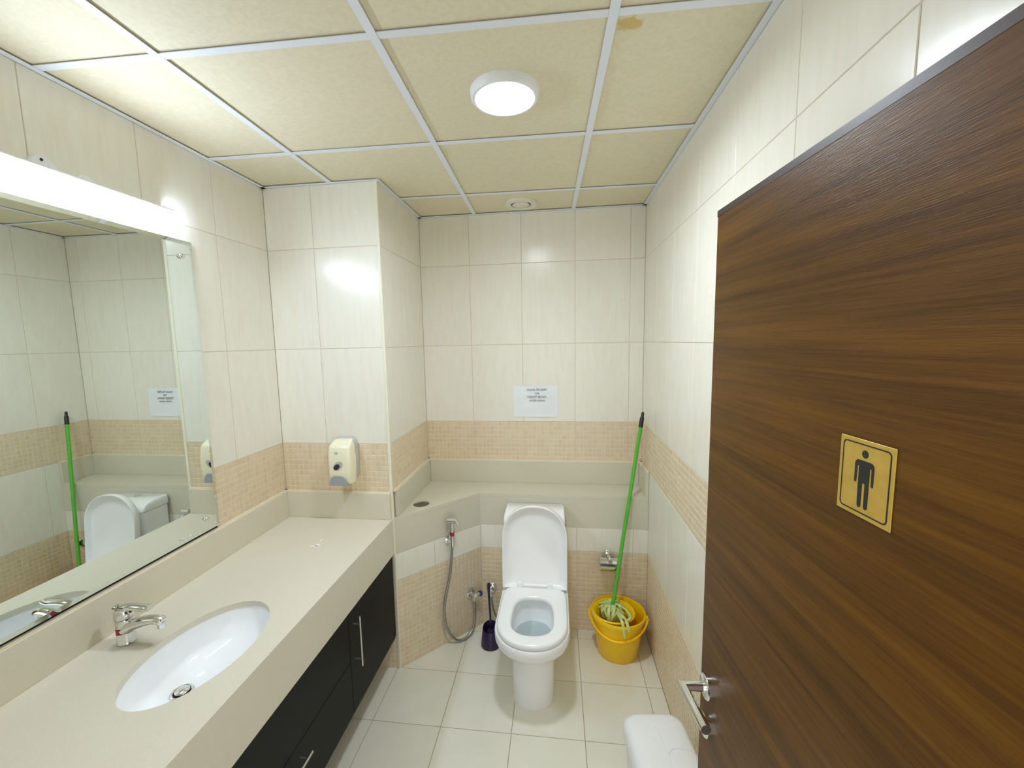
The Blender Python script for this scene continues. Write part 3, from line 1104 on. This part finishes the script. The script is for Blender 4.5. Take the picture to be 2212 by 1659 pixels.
hp = [(ax.x, ax.y, .61), (.2361, -.4219, .4365), (.2112, -.4486, .3094), (.2039, -.4564, .20), (.2181, -.4413, .095), (.256, -.415, .022), (.300, -.385, .0085), (.338, -.338, .030), (.350, -.308, .09), (.3515, -.300, .175), (.345, -.300, .2035)]
obj('hose', tube(bmesh.new(), smooth_path(hp, 10), .0075, 14), M_hose, sp, smooth=60)

av = thing('angle_valve', 'chrome angle valve with blue cap on the slanted wall feeding the spray hose', 'valve', tuple(dw(.325, 0, .243)))
obj('rosette', disc_on_wall(.325, .243, [(.031, 0), (.031, .004), (.018, .012), (.011, .013)]), M_chrome, av, smooth=40)
bm = bmesh.new()
p0 = dw(.325, .008, .243)
p1 = dw(.325, .044, .243)
bar(bm, p0, p1, .0125, 18)
bar(bm, p1 + Vector((0, 0, .004)), Vector((.345, -.300, .205)), .0112, 16)
obj('body', bm, M_chrome, av, smooth=40)
bm = bmesh.new()
k0 = p1 + du * .006
bar(bm, k0, k0 + du * .030, .0105, 16)
kb = obj('knob_stem', bm, M_chrome, av, smooth=40)
bm = bmesh.new()
tube(bm, [k0 + du * .028, k0 + du * .042], [.0165, .015], 16)
obj('knob', bm, M_blue, av, smooth=30)

a2 = thing('angle_valve', 'chrome angle valve low on the back wall, half hidden by the brush handle', 'valve', (.452, YL, .247))
obj('rosette', disc_on_wall(0, 0, [(.032, 0), (.032, .004), (.018, .012), (.011, .013)], nrm=Vector((0, -1, 0)), base=Vector((.446, YL, .247))), M_chrome, a2, smooth=40)
bm = bmesh.new()
bar(bm, (.446, YL - .008, .247), (.446, YL - .045, .247), .0125, 18)
bar(bm, (.446, YL - .040, .250), (.449, YL - .040, .210), .009, 16)
obj('body', bm, M_chrome, a2, smooth=40)
hp = [(.449, YL - .040, .212), (.456, YL - .042, .15), (.472, YL - .045, .095), (.51, YL - .05, .06), (.57, YL - .05, .10), (.60, YL - .05, .20)]
obj('supply_hose', tube(bmesh.new(), smooth_path(hp, 8), .0058, 12), M_hose, a2, smooth=60)

# ------------------------------------------------------------------ toilet paper holder
tp = thing('paper_holder', 'empty chrome toilet paper holder on the tiles behind the green pole', 'paper holder', (1.15, YL, .497))
obj('rosette', disc_on_wall(0, 0, [(.028, 0), (.028, .006), (.021, .014), (.011, .016)], nrm=Vector((0, -1, 0)), base=Vector((1.148, YL, .497))), M_chrome, tp, smooth=40)
bm = bmesh.new()
tube(bm, smooth_path([(1.148, YL - .010, .497), (1.149, YL - .034, .502), (1.153, YL - .058, .500), (1.155, YL - .068, .490)], 5), .0095, 14)
obj('arm', bm, M_chrome, tp, smooth=60)
bm = bmesh.new()
rings = []
for xx in (1.098, 1.212):
    r_ = []
    for k in range(13):
        t_ = math.radians(75 - 145 * k / 12)
        r_.append((xx, YL - .028 - .050 * math.cos(t_), .452 + .043 * math.sin(t_)))
    for k in range(12, -1, -1):
        t_ = math.radians(75 - 145 * k / 12)
        r_.append((xx, YL - .028 - .0478 * math.cos(t_), .452 + .0408 * math.sin(t_)))
    rings.append(r_)
obj('cover', loft(bm, rings), M_chrome, tp, smooth=40)
bm = bmesh.new()
bar(bm, (1.10, YL - .036, .438), (1.222, YL - .036, .438), .006, 14)
obj('roll_bar', bm, M_chrome, tp, smooth=40)
obj('hinge_block', B(1.143, 1.167, YL - .080, YL - .058, .474, .497, bev=.003), M_chrome, tp)

# ------------------------------------------------------------------ bucket with mop
BX, BY = 1.190, -.376
bk = thing('mop_bucket', 'yellow plastic mop bucket with hanging handle in the corner right of the toilet', 'bucket', (BX, BY, 0))
BH = .245
brad = lambda z: .112 + (.143 - .112) * z / BH
prof = [(.108, 0), (.112, .004), (brad(.12), .12), (brad(.20), .20), (.1435, .222), (.150, .226), (.1515, .236), (.149, .244), (.143, .245), (.139, .238), (.134, .18), (.109, .010)]
obj('pail', lathe(bmesh.new(), (BX, BY), prof, 56), M_yellow, bk, smooth=40)
wc = (BX - .026, BY - .004)
prof = [(.1165, .236), (.1185, .243), (.114, .248), (.107, .246), (.092, .222), (.083, .205), (.076, .10), (.072, .09), (.0745, .095), (.079, .20), (.088, .215), (.110, .235)]
obj('wringer', lathe(bmesh.new(), wc, prof, 48, cap0=False, cap1=False), M_yellow, bk, smooth=50)
for t_ in (172, -12):
    a_ = math.radians(t_)
    bm = B(-.011, .011, -.013, .013, -.016, .012, bev=.005, seg=2)
    bm.transform(Matrix.Translation((BX + .151 * math.cos(a_), BY + .151 * math.sin(a_), .226)) @ Matrix.Rotation(a_, 4, 'Z'))
    obj('lug', bm, M_yellow, bk, smooth=40)
pts = []
for k in range(33):
    s = k / 32
    a_ = math.radians(172 + (348 - 172) * s)
    z = .226 - .074 * math.sin(PI * s) ** .8
    r_ = max(brad(z) + .0085, 0) + .012 * (1 - math.sin(PI * s)) ** 2
    pts.append((BX + r_ * math.cos(a_), BY + r_ * math.sin(a_), z))
obj('bail_handle', tube(bmesh.new(), pts, .0072, 12, flat=.75), M_yellow, bk, smooth=60)

m0 = Vector((1.160, -.352, .228))
m1 = Vector((1.3505, -.155, 1.341))
mp = thing('floor_mop', 'green-handled strip mop standing in the yellow bucket and leaning on the ledge', 'mop', tuple(m0))
dm = (m1 - m0).normalized()
bm = bmesh.new()
bar(bm, m0, m1 - dm * .075, .0108, 20)
obj('pole', bm, M_green, mp, smooth=40)
q = m1 - dm * .09
bm = bmesh.new()
tube(bm, [q, q + dm * .055, q + dm * .062, q + dm * .082, q + dm * .090], [.0125, .0122, .0085, .0085, .006], 18)
obj('hanging_cap', bm, mat('black_grip', (.012, .010, .012), .4), mp, smooth=40)
bm = bmesh.new()
tube(bm, [m0 - dm * .03, m0 + dm * .005, m0 + dm * .028], [.021, .019, .012], 16)
obj('socket', bm, M_green, mp, smooth=40)
bm = bmesh.new()
rs = random.Random(3)
for k in range(54):
    a_ = 2 * PI * k / 54 * 5 + rs.uniform(-.25, .25)
    rad_ = rs.uniform(.034, .074)
    hh = rs.uniform(.014, .050)
    tw = rs.uniform(-1.3, 1.3)
    c0 = m0 - dm * rs.uniform(-.004, .02)
    p1_ = Vector((m0.x + .45 * rad_ * math.cos(a_), m0.y + .45 * rad_ * math.sin(a_), m0.z + hh))
    p2_ = Vector((m0.x + rad_ * math.cos(a_ + .4 * tw), m0.y - .006 + rad_ * math.sin(a_ + .4 * tw), m0.z + hh * rs.uniform(.5, .9)))
    p3_ = Vector((m0.x + .86 * rad_ * math.cos(a_ + .9 * tw), m0.y - .006 + .86 * rad_ * math.sin(a_ + .9 * tw), m0.z - rs.uniform(.01, .055)))
    tube(bm, smooth_path([c0, p1_, p2_, p3_], 5), rs.uniform(.0055, .0085), 6, flat=.2)
# two strips hang over the rim towards the viewer
for sx, d_ in ((.028, .060), (.052, .022)):
    w0 = m0 + Vector((sx * .3, -.02, .02))
    pth = [w0, (m0.x + sx, wc[1] - .088, .262), (m0.x + sx + .006, BY - .135, .262), (m0.x + sx + .012, BY - .153, .250 - d_ * .4), (m0.x + sx + .018, BY - .154, .250 - d_)]
    tube(bm, smooth_path(pth, 5), .0075, 6, flat=.3)
pth = [m0 + Vector((.02, -.01, .02)), (m0.x + .055, m0.y - .03, .268), (m0.x + .085, m0.y - .075, .258), (m0.x + .075, m0.y - .115, .254), (m0.x + .045, m0.y - .110, .258), (m0.x + .03, m0.y - .06, .255)]
tube(bm, smooth_path(pth, 6), .0072, 6, flat=.3)
mh = obj('mop_head', bm, M_strand, mp, smooth=60)
mh['kind'] = 'stuff'

# ------------------------------------------------------------------ waste bin behind the door
bn = thing('waste_bin', 'white plastic waste bin with rounded lid on the floor behind the door', 'bin', (1.222, -1.268, 0), math.radians(6))


def binring(hw, hd, z, r=.05):
    return [(x, y, z) for x, y in rrect(-hw, hw, -hd, hd, r, r, 8)]


obj('body', loft(bmesh.new(), [binring(.090, .115, 0), binring(.093, .118, .006), binring(.108, .140, .262)]), M_binwhite, bn, smooth=40, local=True)
obj('lid', loft(bmesh.new(), [binring(.109, .141, .262), binring(.115, .147, .264), binring(.116, .148, .285), binring(.114, .146, .305), binring(.107, .139, .319), binring(.093, .125, .3265), binring(.05, .08, .3300)]), M_binwhite, bn, smooth=60, local=True)
# swing flap outline: two shallow raised ribs across the lid
bm = bmesh.new()
pth = smooth_path([(-.030, .118, .3255), (-.014, .090, .3285), (-.004, .05, .3300), (.001, .0, .3300), (.002, -.06, .3300), (.0, -.10, .329)], 6)
tube(bm, pth, .0022, 8)
pth = smooth_path([(.008, -.035, .3300), (.020, -.018, .3302), (.040, -.012, .3300), (.065, -.014, .3292), (.092, -.020, .3270)], 6)
tube(bm, pth, .0022, 8)
obj('flap_rib', bm, M_binwhite, bn, smooth=60, local=True)

# ------------------------------------------------------------------ soap dispenser on the pillar
SDX = -.2285
sd = thing('soap_dispenser', 'cream and grey push soap dispenser on the pillar above the worktop', 'soap dispenser', (SDX, YP, 1.06))


def shp(w0, pts):
    """profile rows: (z, half width, front y)"""
    rings_ = []
    for z, hw, yf, yb in pts:
        rings_.append([(SDX + x, y, z) for x, y in rrect(-hw, hw, yf, yb, min(.016, hw * .4), min(.018, (yb - yf) * .4), 5)])
    return rings_


bp_ = [(1.084, .052, YP - .020, YP), (1.10, .060, YP - .022, YP), (1.19, .064, YP - .022, YP), (1.26, .059, YP - .022, YP), (1.285, .050, YP - .020, YP), (1.291, .042, YP - .015, YP)]
obj('back_plate', loft(bmesh.new(), shp(0, bp_)), M_greyL, sd, smooth=50)
cv = [(1.066, .054, YP - .085, YP - .0205), (1.085, .0565, YP - .098, YP - .0205), (1.13, .060, YP - .101, YP - .0205), (1.19, .0610, YP - .101, YP - .0205), (1.245, .0575, YP - .097, YP - .0205), (1.262, .055, YP - .090, YP - .0205), (1.278, .050, YP - .062, YP - .0205), (1.285, .044, YP - .040, YP - .0205)]
cvo = obj('cover', loft(bmesh.new(), shp(0, cv)), M_cream, sd, smooth=50)
# push pad: a half-round grey panel at the bottom front
bm = bmesh.new()
yf0 = YP - .1035
poly = [(-.047, 1.060), (.047, 1.060)]
for k in range(15):
    t_ = PI * k / 14
    x, z = .046 * math.cos(t_), 1.066 + .052 * math.sin(t_) ** .8
    poly.append((x, min(z, 1.112)))
f_ = []
for y in (YP - .08, yf0, yf0 - .002):
    s = 1 if y > yf0 - .001 else .95
    f_.append([(SDX - .006 + x * s, y + (0.004 if z < 1.065 else 0), 1.085 + (z - 1.085) * s) for x, z in poly])
obj('push_pad', loft(bm, f_), M_grey, sd, smooth=30)


def ell_on_front(cx, cz, a_, b_, rot, y0, y1, n=28):
    bm_ = bmesh.new()
    rr_ = []
    for y in (y0, y1):
        rr_.append([(cx + a_ * math.cos(2 * PI * k / n) * math.cos(rot) - b_ * math.sin(2 * PI * k / n) * math.sin(rot), y,
                     cz + a_ * math.cos(2 * PI * k / n) * math.sin(rot) + b_ * math.sin(2 * PI * k / n) * math.cos(rot)) for k in range(n)])
    return loft(bm_, rr_)


wn = obj('window_frame', ell_on_front(SDX - .004, 1.162, .029, .019, math.radians(38), YP - .098, YP - .1022), M_greyL, sd)
obj('window', ell_on_front(SDX - .0105, 1.157, .0185, .0125, math.radians(38), YP - .098, YP - .1030), M_darkwin, sd)
obj('lock', ell_on_front(SDX - .010, 1.228, .0085, .0055, 0, YP - .095, YP - .1005), M_greyL, sd)

# ------------------------------------------------------------------ printed notice above the ledge
nt_ = thing('notice_sheet', 'white printed paper notice taped on the back wall above the toilet', 'notice', (.7195, 0, 1.283))
bm = bmesh.new()
PX0, PX1, PZ0, PZ1 = .577, .861, 1.283, 1.4855
NX, NZ = 10, 8
rows_ = []
for j in range(NZ + 1):
    rw = []
    for i in range(NX + 1):
        u, v = i / NX, j / NZ
        sag = -.0012 - .0012 * abs(math.sin(3.3 * u + 4 * v)) - (.0025 if (j == 0 and 4 < i < 9) else 0)
        rw.append(bm.verts.new((PX0 + (PX1 - PX0) * u + .003 * (1 - v), sag, PZ0 + (PZ1 - PZ0) * v - .001 * u)))
    rows_.append(rw)
for j in range(NZ):
    for i in range(NX):
        bm.faces.new((rows_[j][i], rows_[j][i + 1], rows_[j + 1][i + 1], rows_[j + 1][i]))
obj('sheet', bm, M_paper, nt_, smooth=60)
CXT = .7285
for txt, z, hgt, wid in (('PLEASE', 1.4500, .0120, .050), ('FLUSH', 1.4500, .0155, .062), ('THE', 1.4280, .0120, .030), ('TOILET BOWL', 1.4045, .0148, .127), ('AFTER USING', 1.3830, .0112, .098)):
    cu = bpy.data.curves.new('text', 'FONT')
    cu.body = txt
    cu.align_x = 'CENTER'
    cu.size = 1.0
    cu.extrude = .01
    cu.offset = .012
    to = bpy.data.objects.new('text', cu)
    COL.objects.link(to)
    dg = bpy.context.evaluated_depsgraph_get()
    me = bpy.data.meshes.new_from_object(to.evaluated_get(dg))
    bpy.data.objects.remove(to)
    xs_ = [v.co.x for v in me.vertices]
    ys_ = [v.co.y for v in me.vertices]
    w_, h_ = max(xs_) - min(xs_), max(ys_) - min(ys_)
    mx_, my_ = (max(xs_) + min(xs_)) / 2, min(ys_)
    cx_ = CXT + {'PLEASE': -.036, 'FLUSH': .028}.get(txt, 0)
    for v in me.vertices:
        x, y, z_ = v.co
        v.co = (cx_ + (x - mx_) / w_ * wid, -.0046 - z_ * .02, z + (y - my_) / h_ * hgt)
    me.materials.clear()
    me.materials.append(M_print)
    o = bpy.data.objects.new('printed_line', me)
    COL.objects.link(o)
    o.parent = nt_
    me.transform(world_of(nt_).inverted())
